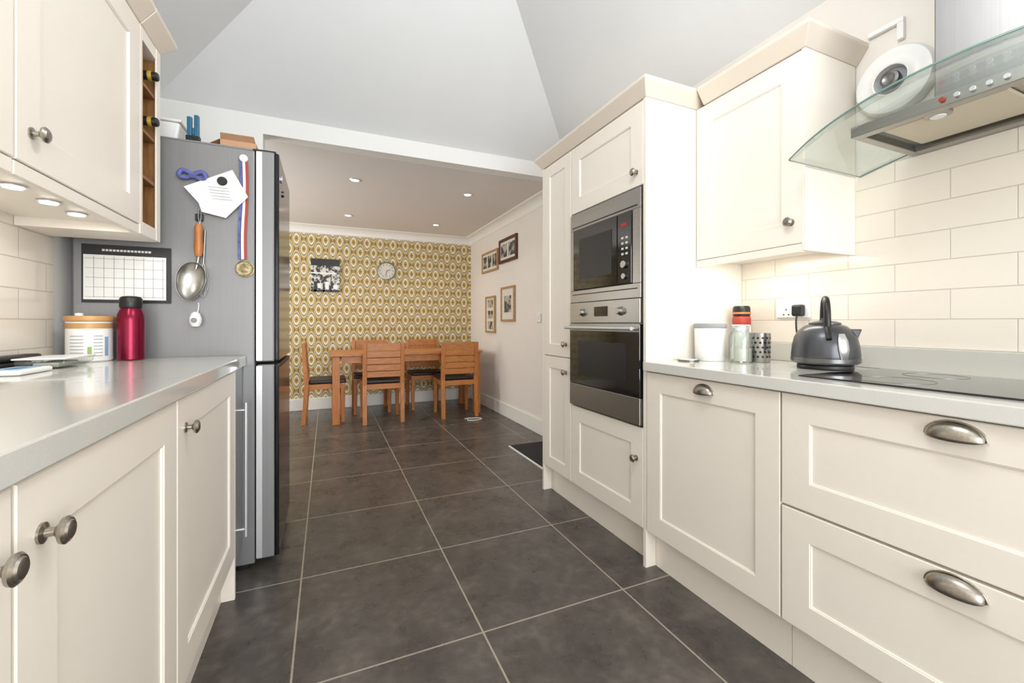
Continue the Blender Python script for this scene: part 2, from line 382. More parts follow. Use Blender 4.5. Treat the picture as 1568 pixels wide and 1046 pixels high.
disc('dial',.018,.012,(XF-.014,Y0+.105,1.355),'steel',g,'-x'); disc('dial_low',.014,.01,(XF-.014,Y0+.105,1.30),'steel',g,'-x')
g=grp('built_in_oven',(1.5,1.8,.9))
box('body',XF+.012,XF+.50,Y0+.01,Y1-.01,.625,1.19,'steeld',g)
box('control_fascia',XF-.012,XF+.011,Y0,Y1,1.082,1.193,'steel',g,bevel=.002)
box('display',XF-.0135,XF-.0115,1.745,1.86,1.115,1.165,'blackglass',g)
for yy in (1.64,1.965):
    lathe('control_knob',[(0,0),(.022,0),(.022,.004),(.017,.006),(.0155,.024),(.013,.026),(0,.026)],(XF-.012,yy,1.138),'steel',g,'-x',28)
box('door_glass',XF-.014,XF+.011,Y0,Y1,.745,1.076,'blackglass',g,bevel=.003)
box('door_window',XF-.0152,XF-.0138,Y0+.09,Y1-.09,.80,.985,'black',g)
box('door_bottom_trim',XF-.014,XF+.011,Y0,Y1,.622,.743,'steel',g,bevel=.002)
box('door_top_trim',XF-.0155,XF-.0138,Y0,Y1,1.040,1.076,'steel',g)
tube('handle',[(XF-.05,Y0+.01,1.056),(XF-.05,Y1-.01,1.056)],.009,'silver',g)
for yy in (Y0+.04,Y1-.04): tube('handle_post',[(XF-.01,yy,1.056),(XF-.05,yy,1.056)],.007,'silver',g)
XW=1.585
g=grp('wall_cabinet',(1.74,1.24,1.7))
box('carcass',XW+.021,WR-.009,.998,1.479,1.372,2.08,'cream',g)
box('side_panel',XW+.001,WR-.009,.985,.997,1.345,2.08,'cream',g)
box('pelmet',XW+.001,XW+.019,.998,1.479,1.340,1.371,'cream',g,bevel=.002)
shaker(g,XW,-1,.988,1.479,1.372,2.078)
knob(g,XW,-1,1.035,1.455)
frustum('cornice',(XW-.002,WR-.002,.983,1.436),(XW-.042,WR-.002,.943,1.436),2.081,2.152,'cornice',g)
box('led_strip',XW+.08,XW+.11,1.03,1.40,1.362,1.371,'ledsoft',g)

g=grp('induction_hob',(1.6,.478,.915))
box('glass_top',1.37,1.84,.085,.872,.9122,.917,'blackglass',g,bevel=.002)
for (x,y,r) in ((1.49,.25,.075),(1.72,.25,.09),(1.49,.68,.09),(1.72,.68,.075)):
    lathe('zone_ring',[(r,0),(r,.0004),(r-.002,.0004),(r-.002,0)],(x,y,.9171),'steeld',g)

HC=.478
g=grp('range_hood',(1.65,HC,1.7))
bm=bmesh.new(); U,V=36,10; gr=[]
def gz(u): return 1.705-.062*u*u
for i in range(U+1):
    u=-1+2*i/U; row=[]
    xfz=1.345+.125*abs(u)**2.2
    for j in range(V+1):
        x=xfz+(WR-.01-xfz)*j/V
        row.append(bm.verts.new((x,HC+.49*u,gz(u))))
    gr.append(row)
for i in range(U):
    for j in range(V): bm.faces.new([gr[i][j],gr[i+1][j],gr[i+1][j+1],gr[i][j+1]])
o=mk('glass_canopy',bm,['glassh','glassedge'],g,smooth=True)
for m_ in list(o.modifiers): o.modifiers.remove(m_)
s=o.modifiers.new('s','SOLIDIFY'); s.thickness=.006; s.material_offset_rim=1; s.offset=1
bm=bmesh.new()
addbox(bm,1.526,1.56,HC-.33,HC+.33,1.666,1.700); addbox(bm,1.56,WR-.01,HC-.33,HC-.305,1.666,1.700); addbox(bm,1.56,WR-.01,HC+.305,HC+.33,1.666,1.700); addbox(bm,1.85,WR-.01,HC-.305,HC+.305,1.666,1.700); addbox(bm,1.56,1.85,HC-.305,HC+.305,1.688,1.700)
mk('body_fascia',bm,'steel',g,bevel=.002)
boxes('grease_filter',[(1.60,1.83,HC+.01,HC+.28,1.680,1.688),(1.60,1.83,HC-.28,HC-.01,1.680,1.688)],'filter',g,bevel=.004)
for yy in (HC+.14,HC-.14):
    lathe('lamp',[(0,-.003),(.020,-.003),(.024,-.001),(.03,0),(.03,.024),(0,.024)],(1.580,yy+.0,1.666),'steel',g,seg=28)
    disc('lamp_lens',.017,.003,(1.580,yy,1.661),'white',g,seg=24)
for i in range(5):
    disc('push_button',.0065,.007,(1.526,HC-.06+.03*i+.05,1.684),'silver' if i<4 else 'red',g,'-x',20)
boxes('chimney',[(1.62,WR-.01,HC-.165,HC+.165,1.713,2.62)],'chim',g,bevel=.004)
boxes('chimney_sleeve',[(1.626,WR-.011,HC-.159,HC+.159,2.45,2.63)],'chim',g)

g=grp('extractor_fan',(1.88,.855,1.965))
lathe('housing',[(0,0),(.118,0),(.120,.01),(.119,.025),(.112,.036),(.10,.040),(.085,.038),(.070,.040),(.060,.046),(.054,.050),(.050,.048),(.048,.02),(0,.02)],(WR-.001,.855,1.955),'white',g,'-x',56)
lathe('inner_cup',[(.046,0),(.046,.004),(.0,.004)],(WR-.021,.855,1.955),'greyt',g,'-x',40)
lathe('hub',[(0,0),(.026,0),(.030,.02),(.028,.030),(.020,.034),(.012,.030),(0,.030)],(WR-.025,.855,1.955),'steeld',g,'-x',32)
g=grp('cable_conduit',(1.89,.95,2.11))
boxes('conduit',[(WR-.018,WR-.001,.83,.94,2.16,2.178),(WR-.018,WR-.001,.83,.85,2.10,2.16)],'white',g,bevel=.002)

g=grp('wall_socket',(1.885,1.22,1.147))
box('plate',WR-.020,WR-.0085,1.150,1.296,1.104,1.190,'white',g,bevel=.003)
for yy in (1.175,1.271): box('switch',WR-.024,WR-.0195,yy-.008,yy+.008,1.16,1.18,'white',g,bevel=.001)
for dy,dz in ((0,.0),(-.011,-.022),(.011,-.022)): box('pin_slot',WR-.0208,WR-.0196,1.25+dy-.003,1.25+dy+.003,1.14+dz-.003,1.14+dz+.003,'black',g)
g=grp('mains_plug',(1.86,1.20,1.14))
box('plug',WR-.05,WR-.0205,1.165,1.21,1.11,1.16,'black',g,bevel=.008)
tube('cord',[(WR-.045,1.187,1.115),(WR-.055,1.187,1.08),(WR-.06,1.17,1.0),(WR-.06,1.15,.935),(WR-.07,1.13,.9165),(1.81,1.12,.9165)],.0035,'black',g)

KX,KY,KZ=1.70,.985,.9125
g=grp('kettle',(KX,KY,KZ))
lathe('base_plate',[(0,0),(.085,0),(.088,.004),(.086,.014),(.078,.018),(0,.018)],(KX,KY,KZ),'black',g)
lathe('body',[(0,.019),(.098,.019),(.104,.026),(.106,.05),(.103,.085),(.096,.116),(.083,.140),(.066,.156),(.050,.163),(0,.164)],(KX,KY,KZ),'kettle',g,seg=56)
lathe('base_band',[(.0985,.020),(.1065,.026),(.1075,.040),(.1065,.041)],(KX,KY,KZ),'steeld',g,seg=56)
lathe('lid',[(0,.163),(.050,.163),(.050,.168),(.035,.175),(.012,.178),(.010,.186),(0,.188)],(KX,KY,KZ),'kettle',g)
dx,dy=-.80,-.60
H=[]
for t_ in range(13):
    a_=math.pi*t_/12
    r_=.052*math.cos(a_); z_=.150+.108*math.sin(a_)**.8
    H.append((KX+dx*(r_+.012),KY+dy*(r_+.012),KZ+z_))
tube('handle',H,.0115,'black',g)
tube('handle_drop',[(KX+dx*.064,KY+dy*.064,KZ+.155),(KX+dx*.088,KY+dy*.088,KZ+.135),(KX+dx*.104,KY+dy*.104,KZ+.11)],.009,'black',g)
bm=bmesh.new(); fx,fy=.55,-.835; px_,py_=-fy,fx
vs=[]
for r,w,z in ((.090,.026,.100),(.090,-.026,.100),(.070,.028,.146),(.070,-.028,.146),(.108,.010,.146),(.108,-.010,.146)): vs.append(bm.verts.new((KX+fx*r+px_*w,KY+fy*r+py_*w,KZ+z)))
for f in ((0,1,5,4),(0,4,2),(1,3,5),(2,4,5,3),(0,2,3,1)): bm.faces.new([vs[i] for i in f])
mk('spout',bm,'kettle',g,bevel=.004)
ang=math.atan2(-.80,-.45)
rr_=[(.1075,.040),(.1065,.075),(.1010,.105),(.092,.130)]
bm=bmesh.new(); prev=None
for k,(r,z) in enumerate(rr_):
    wd=.16 if k in (1,2) else .10
    row=[bm.verts.new((KX+(r+.001)*math.cos(ang+t_),KY+(r+.001)*math.sin(ang+t_),KZ+z)) for t_ in (-wd,-wd/3,wd/3,wd)]
    if prev:
        for i in range(3): bm.faces.new([prev[i],prev[i+1],row[i+1],row[i]])
    prev=row
o=mk('water_gauge',bm,'silver',g,smooth=True); s=o.modifiers.new('s','SOLIDIFY'); s.thickness=.003; s.offset=0

g=grp('storage_canister',(1.59,1.405,.912))
lathe('body',[(0,0),(.060,0),(.063,.004),(.066,.145),(.064,.147),(0,.147)],(1.59,1.405,.9125),'white',g)
lathe('lid',[(0,0),(.069,0),(.070,.010),(.067,.018),(.05,.020),(0,.020)],(1.59,1.405,1.0600),'greyt',g)
g=grp('glass_jar',(1.635,1.285,.912))
lathe('jar',[(0,.002),(.040,0),(.046,.006),(.047,.11),(.040,.128),(.034,.134),(.034,.148),(.031,.148),(.031,.132),(.044,.108),(.043,.008),(0,.006)],(1.635,1.285,.9125),'glass',g)
lathe('contents',[(0,.0),(.041,0),(.042,.05),(.030,.056),(0,.052)],(1.635,1.285,.920),'mount',g)
lathe('lid',[(0,0),(.037,0),(.038,.010),(.034,.013),(0,.013)],(1.635,1.285,1.061),'silver',g)
g=grp('cutlery_drainer_pot',(1.71,1.25,.912))
lathe('pot',[(0,0),(.038,0),(.040,.004),(.041,.125),(.038,.125),(.037,.006),(0,.005)],(1.715,1.255,.9125),'steel',g)
bm=bmesh.new()
for k in range(5):
    for i in range(14):
        a_=2*math.pi*(i+.5*(k%2))/14; r=.0412; cx,cy,cz=1.715+r*math.cos(a_),1.255+r*math.sin(a_),.912+.025+.02*k
        T1=Vector((-math.sin(a_),math.cos(a_),0)); vs=[bm.verts.new(Vector((cx,cy,cz))+T1*.005*math.cos(q*math.pi/4)+Vector((0,0,.005*math.sin(q*math.pi/4)))) for q in range(8)]
        bm.faces.new(vs)
mk('drain_holes',bm,'black',g)
g=grp('coffee_jar',(1.80,1.41,.912))
lathe('jar',[(0,0),(.036,0),(.040,.004),(.040,.155),(0,.155)],(1.80,1.41,.9125),'white',g)
lathe('label_band',[(0,.1555),(.038,.1555),(.039,.160),(.039,.193),(.034,.200),(0,.200)],(1.80,1.41,.9125),'red',g)
lathe('lid',[(0,0),(.036,0),(.038,.012),(.037,.04),(.032,.048),(0,.048)],(1.80,1.41,1.1130),'black',g)
lathe('lid_band',[(.0382,.010),(.0390,.011),(.0385,.018),(.0378,.019)],(1.80,1.41,1.1130),'orange',g)
g=grp('drinks_coaster',(1.48,1.42,.913))
disc('coaster',.045,.006,(1.475,1.42,.9125),'steeld',g)
disc('coaster_top',.038,.001,(1.475,1.42,.9186),'white',g)

# ---------------------------------------------------------------- left run
XL=-.331; ZT=.940
def base_l(y0,y1,knobs,name='base_cabinet'):
    g=grp(name,(-.6,(y0+y1)/2,0))
    box('carcass',WL+.01,XL-.021,y0+.001,y1-.001,.152,ZT-.044,'creamcarc',g)
    box('plinth',XL-.06,XL-.045,y0,y1,0,.151,'cream',g)
    shaker(g,XL,1,y0,y1,.165,ZT-.046)
    for y,z in knobs: knob(g,XL,1,y,z)
    return g
base_l(-.50,.085,[(.03,.815)]); base_l(.089,.676,[(.632,.815)]); base_l(.680,1.256,[(.728,.815)])
g=base_l(1.260,1.950,[(1.322,.815)])
box('end_panel',WL+.02,XL,1.952,1.970,0,ZT-.044,'cream',g)
g=grp('worktop',(-.6,.3,.91))
box('slab',WL+.001,XL+.010,-1.5,2.135,ZT-.042,ZT,'worktop',g,bevel=.003)
g=grp('wine_cooler',(-.6,2.05,.4))
box('body',WL+.02,XL-.03,1.973,2.130,.02,ZT-.045,'black',g)
box('door_glass',XL-.028,XL-.003,1.973,2.130,.12,ZT-.047,'blackglass',g,bevel=.002)
box('kick_plate',XL-.06,XL-.03,1.973,2.130,.0,.11,'black',g)
tube('handle',[(XL+.03,2.00,.22),(XL+.03,2.00,.76)],.006,'silver',g)
for z in (.25,.73): tube('handle_post',[(XL-.004,2.00,z),(XL+.03,2.00,z)],.005,'silver',g)

XC=-.60; ZB=1.425
def wall_l(y0,y1,knobs):
    g=grp('wall_cabinet',(-.76,(y0+y1)/2,1.8))
    box('carcass',WL+.009,XC-.021,y0+.001,y1-.001,ZB,2.13,'cream',g)
    box('pelmet',XC-.020,XC-.003,y0,y1,ZB-.032,ZB-.001,'cream',g,bevel=.002)
    shaker(g,XC,1,y0,y1,ZB,2.13)
    for y,z in knobs: knob(g,XC,1,y,z)
    frustum('cornice',(WL+.002,XC+.002,y0,y1),(WL+.002,XC+.045,y0,y1),2.131,2.20,'cornice',g)
    return g
wall_l(-.10,.565,[]); wall_l(.569,1.230,[])
g=wall_l(1.234,1.880,[(1.285,1.500)])
for yy in (1.47,1.62,1.765):
    disc('downlight_rim',.026,.004,(-.72,yy,ZB-.005),'silver',g); disc('downlight_led',.019,.003,(-.72,yy,ZB-.0075),'led',g)
g=grp('wine_rack_cabinet',(-.76,1.98,1.8))
y0,y1=1.884,2.072
boxes('carcass',[(WL+.009,XC,y0,y0+.018,ZB-.03,2.13),(WL+.009,XC,y1-.018,y1,ZB-.03,2.13),(WL+.009,XC,y0+.018,y1-.018,ZB-.03,ZB+.015),(WL+.009,XC,y0+.018,y1-.018,2.085,2.13)],'cream',g,bevel=.001)
box('face_strip',XC-.004,XC+.0015,y1-.040,y1-.0,ZB-.03,2.13,'cream',g,bevel=.001)
box('back',WL+.010,WL+.02,y0+.018,y1-.018,ZB+.015,2.085,'oakdark',g)
boxes('oak_lining',[(WL+.02,XC-.005,y1-.026,y1-.0185,ZB+.016,2.084),(WL+.02,XC-.001,y0+.0185,y0+.026,ZB+.016,2.084)]+[(WL+.02,XC-.006,y0+.026,y1-.026,ZB+.016+k*.167-.006,ZB+.016+k*.167+.006) for k in range(1,4)],'oakdark',g)
frustum('cornice',(WL+.002,XC+.002,y0,y1),(WL+.002,XC+.045,y0,y1+.045),2.131,2.20,'cornice',g)
for i,z in enumerate((ZB+.016+.334+.044,ZB+.016+.501+.044,)):
    g=grp('wine_bottle',(-.72,1.955,z))
    lathe('bottle',[(0,0),(.035,.002),(.037,.01),(.037,.17),(.030,.195),(.015,.215),(.014,.25),(0,.25)],(WL+.075,1.955,z),'black',g,'x',28)
    lathe('foil_cap',[(.0145,0),(.016,.0),(.016,.055),(.012,.06),(0,.06)],(WL+.30,1.955,z),'black',g,'x',24)
    lathe('foil_band',[(.0162,0),(.017,.0),(.017,.012),(.0162,.012)],(WL+.330,1.955,z),'yellow',g,'x',24)

bz=ZT+.0005
g=grp('water_bottle',(-.685,2.06,ZT))
lathe('bottle',[(0,0),(.037,0),(.041,.004),(.042,.15),(.040,.172),(.032,.192),(.030,.196),(0,.196)],(-.685,2.062,bz),'magenta',g)
lathe('cap',[(0,.197),(.032,.197),(.034,.202),(.034,.232),(.028,.240),(.012,.243),(0,.243)],(-.685,2.062,bz),'black',g)
g=grp('food_tub',(-.81,2.05,ZT))
TX,TY=-.803,2.058
lathe('tub',[(0,0),(.060,0),(.064,.004),(.064,.145),(0,.145)],(TX,TY,bz),'white',g)
def wrap(name,a0,a1,z0,z1,mat,r=.0645):
    bm=bmesh.new(); K=16; A=[];B=[]
    for i in range(K+1):
        a_=a0+(a1-a0)*i/K
        A.append(bm.verts.new((TX+r*math.cos(a_),TY+r*math.sin(a_),bz+z0))); B.append(bm.verts.new((TX+r*math.cos(a_),TY+r*math.sin(a_),bz+z1)))
    for i in range(K): bm.faces.new([A[i],A[i+1],B[i+1],B[i]])
    mk(name,bm,mat,g,smooth=True)
wrap('label_band',-3.1,.3,.120,.140,'gold'); wrap('label_patch_green',-1.30,-1.12,.02,.055,'green'); wrap('label_patch_blue',-.55,-.35,.02,.09,'bluec')
for k in range(7): wrap('label_line_%d'%k,-2.1,-1.45,.02+.012*k,.0225+.012*k,'greyt'); wrap('label_text_%d'%k,-1.05,-.65,.02+.012*k,.0225+.012*k,'greyt')
lathe('lid',[(0,.146),(.067,.146),(.069,.150),(.069,.162),(.066,.166),(0,.166)],(TX,TY,bz),'gold',g)
lathe('scoop_knob',[(0,.166),(.012,.166),(.012,.176),(0,.178)],(TX-.03,TY,bz),'white',g)
g=grp('spectacle_case',(-.89,1.81,ZT))
boxes('case_base',[(-.918,-.868,1.70,1.93,bz,bz+.022)],'black',g,bevel=.009)
boxes('case_lid',[(-.916,-.870,1.705,1.925,bz+.0225,bz+.040)],'black',g,bevel=.008)
g=grp('plastic_container',(-.80,1.80,ZT))
frustum('tray',(-.835,-.755,1.755,1.905),(-.852,-.738,1.74,1.92),bz,bz+.028,'glass',g)
box('contents',-.825,-.765,1.77,1.89,bz+.002,bz+.018,'mount',g,bevel=.004)
box('lid',-.856,-.734,1.736,1.924,bz+.0285,bz+.033,'white',g,bevel=.002)
g=grp('wipes_packet',(-.76,1.62,ZT))
boxes('packet',[(-.83,-.745,1.55,1.70,bz,bz+.014)],'white',g,bevel=.006)
boxes('packet_label',[(-.815,-.760,1.57,1.68,bz+.0141,bz+.0150)],'bluec',g)
boxes('packet_logo',[(-.80,-.775,1.60,1.65,bz+.0150,bz+.0156)],'blue',g)

FY0,FY1=2.148,2.735
g=grp('fridge_freezer',(-.54,2.44,0))
box('body',-.89,-.290,FY0,FY1,.03,1.835,'fridgeside',g,bevel=.006)
boxes('feet',[(-.86,-.82,FY0+.03,FY0+.07,0,.03),(-.36,-.32,FY0+.03,FY0+.07,0,.03),(-.86,-.82,FY1-.07,FY1-.03,0,.03),(-.36,-.32,FY1-.07,FY1-.03,0,.03)],'black',g)
for nm,z0,z1 in (('door_top',.910,1.838),('door_low',.045,.898)):
    box(nm,-.283,-.215,FY0+.001,FY1-.001,z0,z1,'fridgeside',g,bevel=.006)
    box(nm+'_skin',-.2148,-.197,FY0+.004,FY1-.004,z0+.002,z1-.002,'fridgefront',g,bevel=.005)
    box(nm+'_edge_trim',-.2845,-.262,FY0-.0015,FY0+.0005,z0+.006,z1-.006,'silver',g)
box('handle_recess',-.214,-.1955,FY0+.03,FY1-.03,.88,.899,'black',g,bevel=.002)
box('hinge_cap',-.30,-.21,FY0+.02,FY0+.10,1.839,1.85,'black',g,bevel=.003)
box('top_strip',-.86,-.30,FY0+.005,FY0+.03,1.8355,1.842,'fridgeside',g)
disc('door_magnet',.018,.006,(-.197,FY0+.10,1.75),'silver',g,'x',24); disc('door_magnet_dark',.015,.006,(-.197,FY0+.17,1.70),'steeld',g,'x',24)
FS=FY0-.002
g=grp('weekly_planner',(-.72,FS,1.275))
box('sheet',-.861,-.584,FS-.003,FS,1.160,1.385,'black',g)
box('page',-.855,-.600,FS-.0042,FS-.003,1.172,1.345,'paper',g)
L=[]
for i in range(8):
    x=-.825+.0305*i; L.append((x,x+.0012,FS-.0048,FS-.0042,1.18,1.34))
for k in range(5):
    z=1.182+.037*k; L.append((-.85,-.605,FS-.0048,FS-.0042,z,z+.0012))
boxes('grid_lines',L,'steeld',g)
boxes('title',[(-.80+i*.011,-.792+i*.011,FS-.0048,FS-.003,1.360,1.368) for i in range(14)],'silver',g)
g=grp('pinned_letter',(-.42,FS,1.63))
bm=bmesh.new(); pts=[(-.539,1.640),(-.485,1.575),(-.475,1.540),(-.393,1.525),(-.310,1.620),(-.37,1.732)]
cen=bm.verts.new((-.42,FS-.018,1.63)); vs=[bm.verts.new((x,FS-.016-(.014 if i in (1,2,4) else 0),z)) for i,(x,z) in enumerate(pts)]
for i in range(6): bm.faces.new([cen,vs[i],vs[(i+1)%6]])
mk('sheet',bm,'paper',g)
L=[]
for k in range(5): L.append((-.455+.004*k,-.385+.006*k,FS-.0225,FS-.0218,1.648-.012*k,1.6495-.012*k))
boxes('text_lines',L,'greyt',g)
disc('fridge_magnet',.018,.026,(-.405,FS-.001,1.678),'black',g,'-y')
g=grp('medal',(-.326,FS,1.5))
for nm,x,m_ in (('ribbon_blue',-.343,'bluef'),('ribbon_white',-.331,'white'),('ribbon_red',-.321,'red')):
    bm=bmesh.new()
    pr=None
    for k in range(9):
        z=1.795-k*.055; w=.010; off=.004*math.sin(k*.9); xx=x+.004*math.sin(k*.7)
        row=[bm.verts.new((xx-w/2,FS-.005-abs(off),z)),bm.verts.new((xx+w/2,FS-.005-abs(off),z))]
        if pr: bm.faces.new([pr[0],pr[1],row[1],row[0]])
        pr=row
    o=mk(nm,bm,m_,g); s=o.modifiers.new('s','SOLIDIFY'); s.thickness=.001
lathe('disc',[(0,0),(.034,0),(.036,.002),(.036,.005),(.032,.006),(.029,.0045),(.018,.0045),(.015,.006),(0,.006)],(-.326,FS-.002,1.315),'medal',g,'-y')
disc('hook',.016,.012,(-.33,FS,1.79),'white',g,'-y')
g=grp('hair_bow',(-.51,FS,1.69))
for sgn in (-1,1):
    tube('loop_%d'%(sgn+1),[(-.51,FS-.012,1.69),(-.51+sgn*.025,FS-.014,1.712),(-.51+sgn*.045,FS-.012,1.702),(-.51+sgn*.045,FS-.012,1.68),(-.51+sgn*.02,FS-.014,1.678),(-.51,FS-.012,1.69)],.009,'bluef',g)
disc('knot',.012,.018,(-.51,FS-.004,1.69),'bluef',g,'-y')
g=grp('serving_scoop',(-.49,FS,1.4))
tube('hanging_loop',[(-.487,FS-.008,1.49),(-.493,FS-.008,1.53),(-.487,FS-.008,1.565),(-.479,FS-.008,1.53),(-.486,FS-.008,1.49)],.0022,'steel',g)
box('clip',-.502,-.474,FS-.010,FS,1.505,1.535,'black',g,bevel=.003)
lathe('wood_handle',[(0,0),(.010,.001),(.015,.02),(.016,.05),(.013,.09),(.014,.12),(.010,.135),(0,.137)],(-.488,FS-.018,1.355),'oakz',g)
tube('neck',[(-.488,FS-.016,1.36),(-.49,FS-.018,1.33),(-.497,FS-.016,1.305)],.006,'steel',g)
bm=bmesh.new(); bmesh.ops.create_uvsphere(bm,u_segments=28,v_segments=16,radius=1)
bmesh.ops.delete(bm,geom=[v for v in bm.verts if v.co.y<-.02],context='VERTS')
for v in bm.verts:
    x,y,z=v.co; v.co=(-.512+.050*x*(1+.1*z)+.008*z,FS-.034+.030*y,1.252+.078*z)
o=mk('bowl',bm,'steel',g,smooth=True); s=o.modifiers.new('s','SOLIDIFY'); s.thickness=.0018; s.offset=1
g=grp('hanging_whisk',(-.475,FS,1.25))
tube('whisk_handle',[(-.468,FS-.006,1.47),(-.470,FS-.008,1.40),(-.474,FS-.006,1.33)],.004,'steel',g)
for k,wd in enumerate((.012,.020)):
    tube('whisk_wire_%d'%k,[(-.474,FS-.006,1.335),(-.474-wd,FS-.005,1.27),(-.476-wd*.6,FS-.005,1.20),(-.476,FS-.006,1.185),(-.476+wd*.6,FS-.005,1.20),(-.474+wd,FS-.005,1.27),(-.474,FS-.006,1.335)],.0014,'steel',g)
g=grp('kitchen_timer',(-.50,FS,1.10))
tube('cord',[(-.492,FS-.002,1.165),(-.488,FS-.006,1.15),(-.495,FS-.006,1.12)],.002,'white',g)
lathe('timer_body',[(0,0),(.014,.002),(.021,.018),(.022,.035),(.015,.055),(.006,.062),(0,.063)],(-.497,FS-.024,1.065),'white',g)
disc('dial',.010,.004,(-.497,FS-.0455,1.092),'steeld',g,'-y',20)

TZ=1.8365
g=grp('cardboard_box',(-.36,2.27,TZ))
boxes('carton',[(-.440,-.300,2.262,2.36,TZ,TZ+.070)],'card',g,bevel=.002)
poly('flap_left',[(-.440,2.262,TZ+.070),(-.440,2.36,TZ+.070),(-.478,2.36,TZ+.045),(-.478,2.262,TZ+.045)],'card',g,.002)
poly('flap_front',[(-.438,2.262,TZ+.070),(-.302,2.262,TZ+.070),(-.306,2.235,TZ+.088),(-.434,2.235,TZ+.088)],'card',g,.002)
g=grp('blue_bag_clip',(-.53,2.22,TZ+.006))
TZ2=TZ+.0062
bm=bmesh.new(); addbox(bm,-.545,-.528,2.195,2.215,TZ2,TZ2+.115); addbox(bm,-.520,-.503,2.195,2.215,TZ2,TZ2+.125); addbox(bm,-.528,-.520,2.198,2.212,TZ2+.04,TZ2+.07)
o=mk('jaws',bm,'blue',g,bevel=.003); box('grip',-.549,-.499,2.193,2.217,TZ2-.006,TZ2+.035,'black',g,bevel=.003)
g=grp('plastic_tub',(-.68,2.34,TZ))
frustum('tub',(-.77,-.60,2.26,2.42),(-.79,-.58,2.24,2.44),TZ,TZ+.105,'white',g,bevel=.01)
box('lid',-.795,-.575,2.235,2.445,TZ+.1055,TZ+.117,'white',g,bevel=.004)
# ---------------------------------------------------------------- dining
def chair(loc,rot):
    g=grp('dining_chair',loc,rot,local=True)
    W,D=.215,.20
    bm=bmesh.new()
    def leg(x,y,z0,z1,t0,t1,lean=0):
        v=[]
        for z,t,oy in ((z0,t0,lean if z1>.6 else 0),(.42,.022,0),(z1,t1,lean*1.1 if z1>.6 else 0)):
            v.append([bm.verts.new((x+sx*t,y+oy+sy*t,z)) for sx,sy in ((-1,-1),(1,-1),(1,1),(-1,1))])
        bm.faces.new(v[0]); bm.faces.new(v[-1])
        for a,b in zip(v,v[1:]):
            for i in range(4): bm.faces.new([a[i],a[(i+1)%4],b[(i+1)%4],b[i]])
    for x in (-W+.02,W-.02):
        leg(x,D-.02,0,.43,.017,.021); leg(x,-D+.02,0,.865,.021,.019,-.03)
    mk('legs',bm,'oakz',g,bevel=.004)
    boxes('seat_frame',[(-W+.04,W-.04,D-.035,D-.012,.37,.425),(-W+.04,W-.04,-D+.01,-D+.032,.37,.425),(-W+.008,-W+.03,-D+.04,D-.04,.37,.425),(W-.03,W-.008,-D+.04,D-.04,.37,.425)],'oakx',g,bevel=.002)
    box('seat_pad',-W+.005,W-.005,-D+.042,D+.01,.427,.468,'leather',g,bevel=.014)
    bm=bmesh.new()
    for z0,z1 in ((.785,.865),(.712,.778),(.640,.706),(.568,.634),(.50,.562)):
        off=-.03*((z0+z1)/2-.42)/.44
        addbox(bm,-W+.040,W-.040,-D+.010+off,-D+.028+off,z0,z1)
    mk('back_slats',bm,'oakx',g,bevel=.003)
chair((.56,4.94,0),0); chair((1.395,4.90,0),0.0)
chair((.50,5.50,0),math.pi); chair((1.17,5.50,0),math.pi)
chair((-.02,5.20,0),-math.pi/2)
g=grp('dining_table',(.88,5.2,0))
boxes('top',[(.03,1.72,4.84,5.56,.725,.755)],'oakx',g,bevel=.004)
boxes('apron',[(.14,1.61,4.88,4.90,.65,.724),(.14,1.61,5.50,5.52,.65,.724),(.07,.09,4.95,5.45,.65,.724),(1.66,1.68,4.95,5.45,.65,.724)],'oakx',g)
boxes('legs',[(.05,.125,4.86,4.935,0,.724),(1.625,1.70,4.86,4.935,0,.724),(.05,.125,5.465,5.54,0,.724),(1.625,1.70,5.465,5.54,0,.724)],'oakz',g,bevel=.004)

g=grp('wall_clock',(.724,YB,1.775))
lathe('case',[(0,0),(.120,0),(.122,.012),(.116,.028),(.106,.03),(.102,.02),(0,.02)],(.724,YB-.001,1.775),'steel',g,'-y',48)
disc('face',.100,.002,(.724,YB-.0215,1.775),'mount',g,'-y',48)
bm=bmesh.new()
for i in range(12):
    a_=math.pi*i/6; cx,cz=.724+.08*math.sin(a_),1.775+.08*math.cos(a_); addbox(bm,cx-.006,cx+.006,YB-.0255,YB-.0240,cz-.009,cz+.009)
mk('numerals',bm,'steeld',g)
tube('hour_hand',[(.724,YB-.027,1.775),(.724+.045,YB-.027,1.79)],.003,'black',g); tube('minute_hand',[(.724,YB-.028,1.775),(.724-.015,YB-.028,1.71)],.0025,'black',g)
g=grp('city_canvas_picture',(-.02,YB,1.68))
box('canvas',-.186,.146,YB-.03,YB-.001,1.475,1.885,'canvas',g,bevel=.002)
boxes('silhouettes',[(-.15,-.12,YB-.032,YB-.03,1.475,1.60),(-.05,-.03,YB-.032,YB-.03,1.475,1.58),(.04,.05,YB-.032,YB-.03,1.475,1.72),(-.186,.146,YB-.032,YB-.03,1.475,1.50),(-.186,.146,YB-.032,YB-.03,1.80,1.885)],'black',g)
boxes('road_markings',[(-.02,.02,YB-.0325,YB-.03,1.505,1.60),(-.11,-.07,YB-.0325,YB-.03,1.52,1.58),(.07,.12,YB-.0325,YB-.03,1.51,1.56),(-.186,.10,YB-.0325,YB-.03,1.70,1.715)],'white',g)
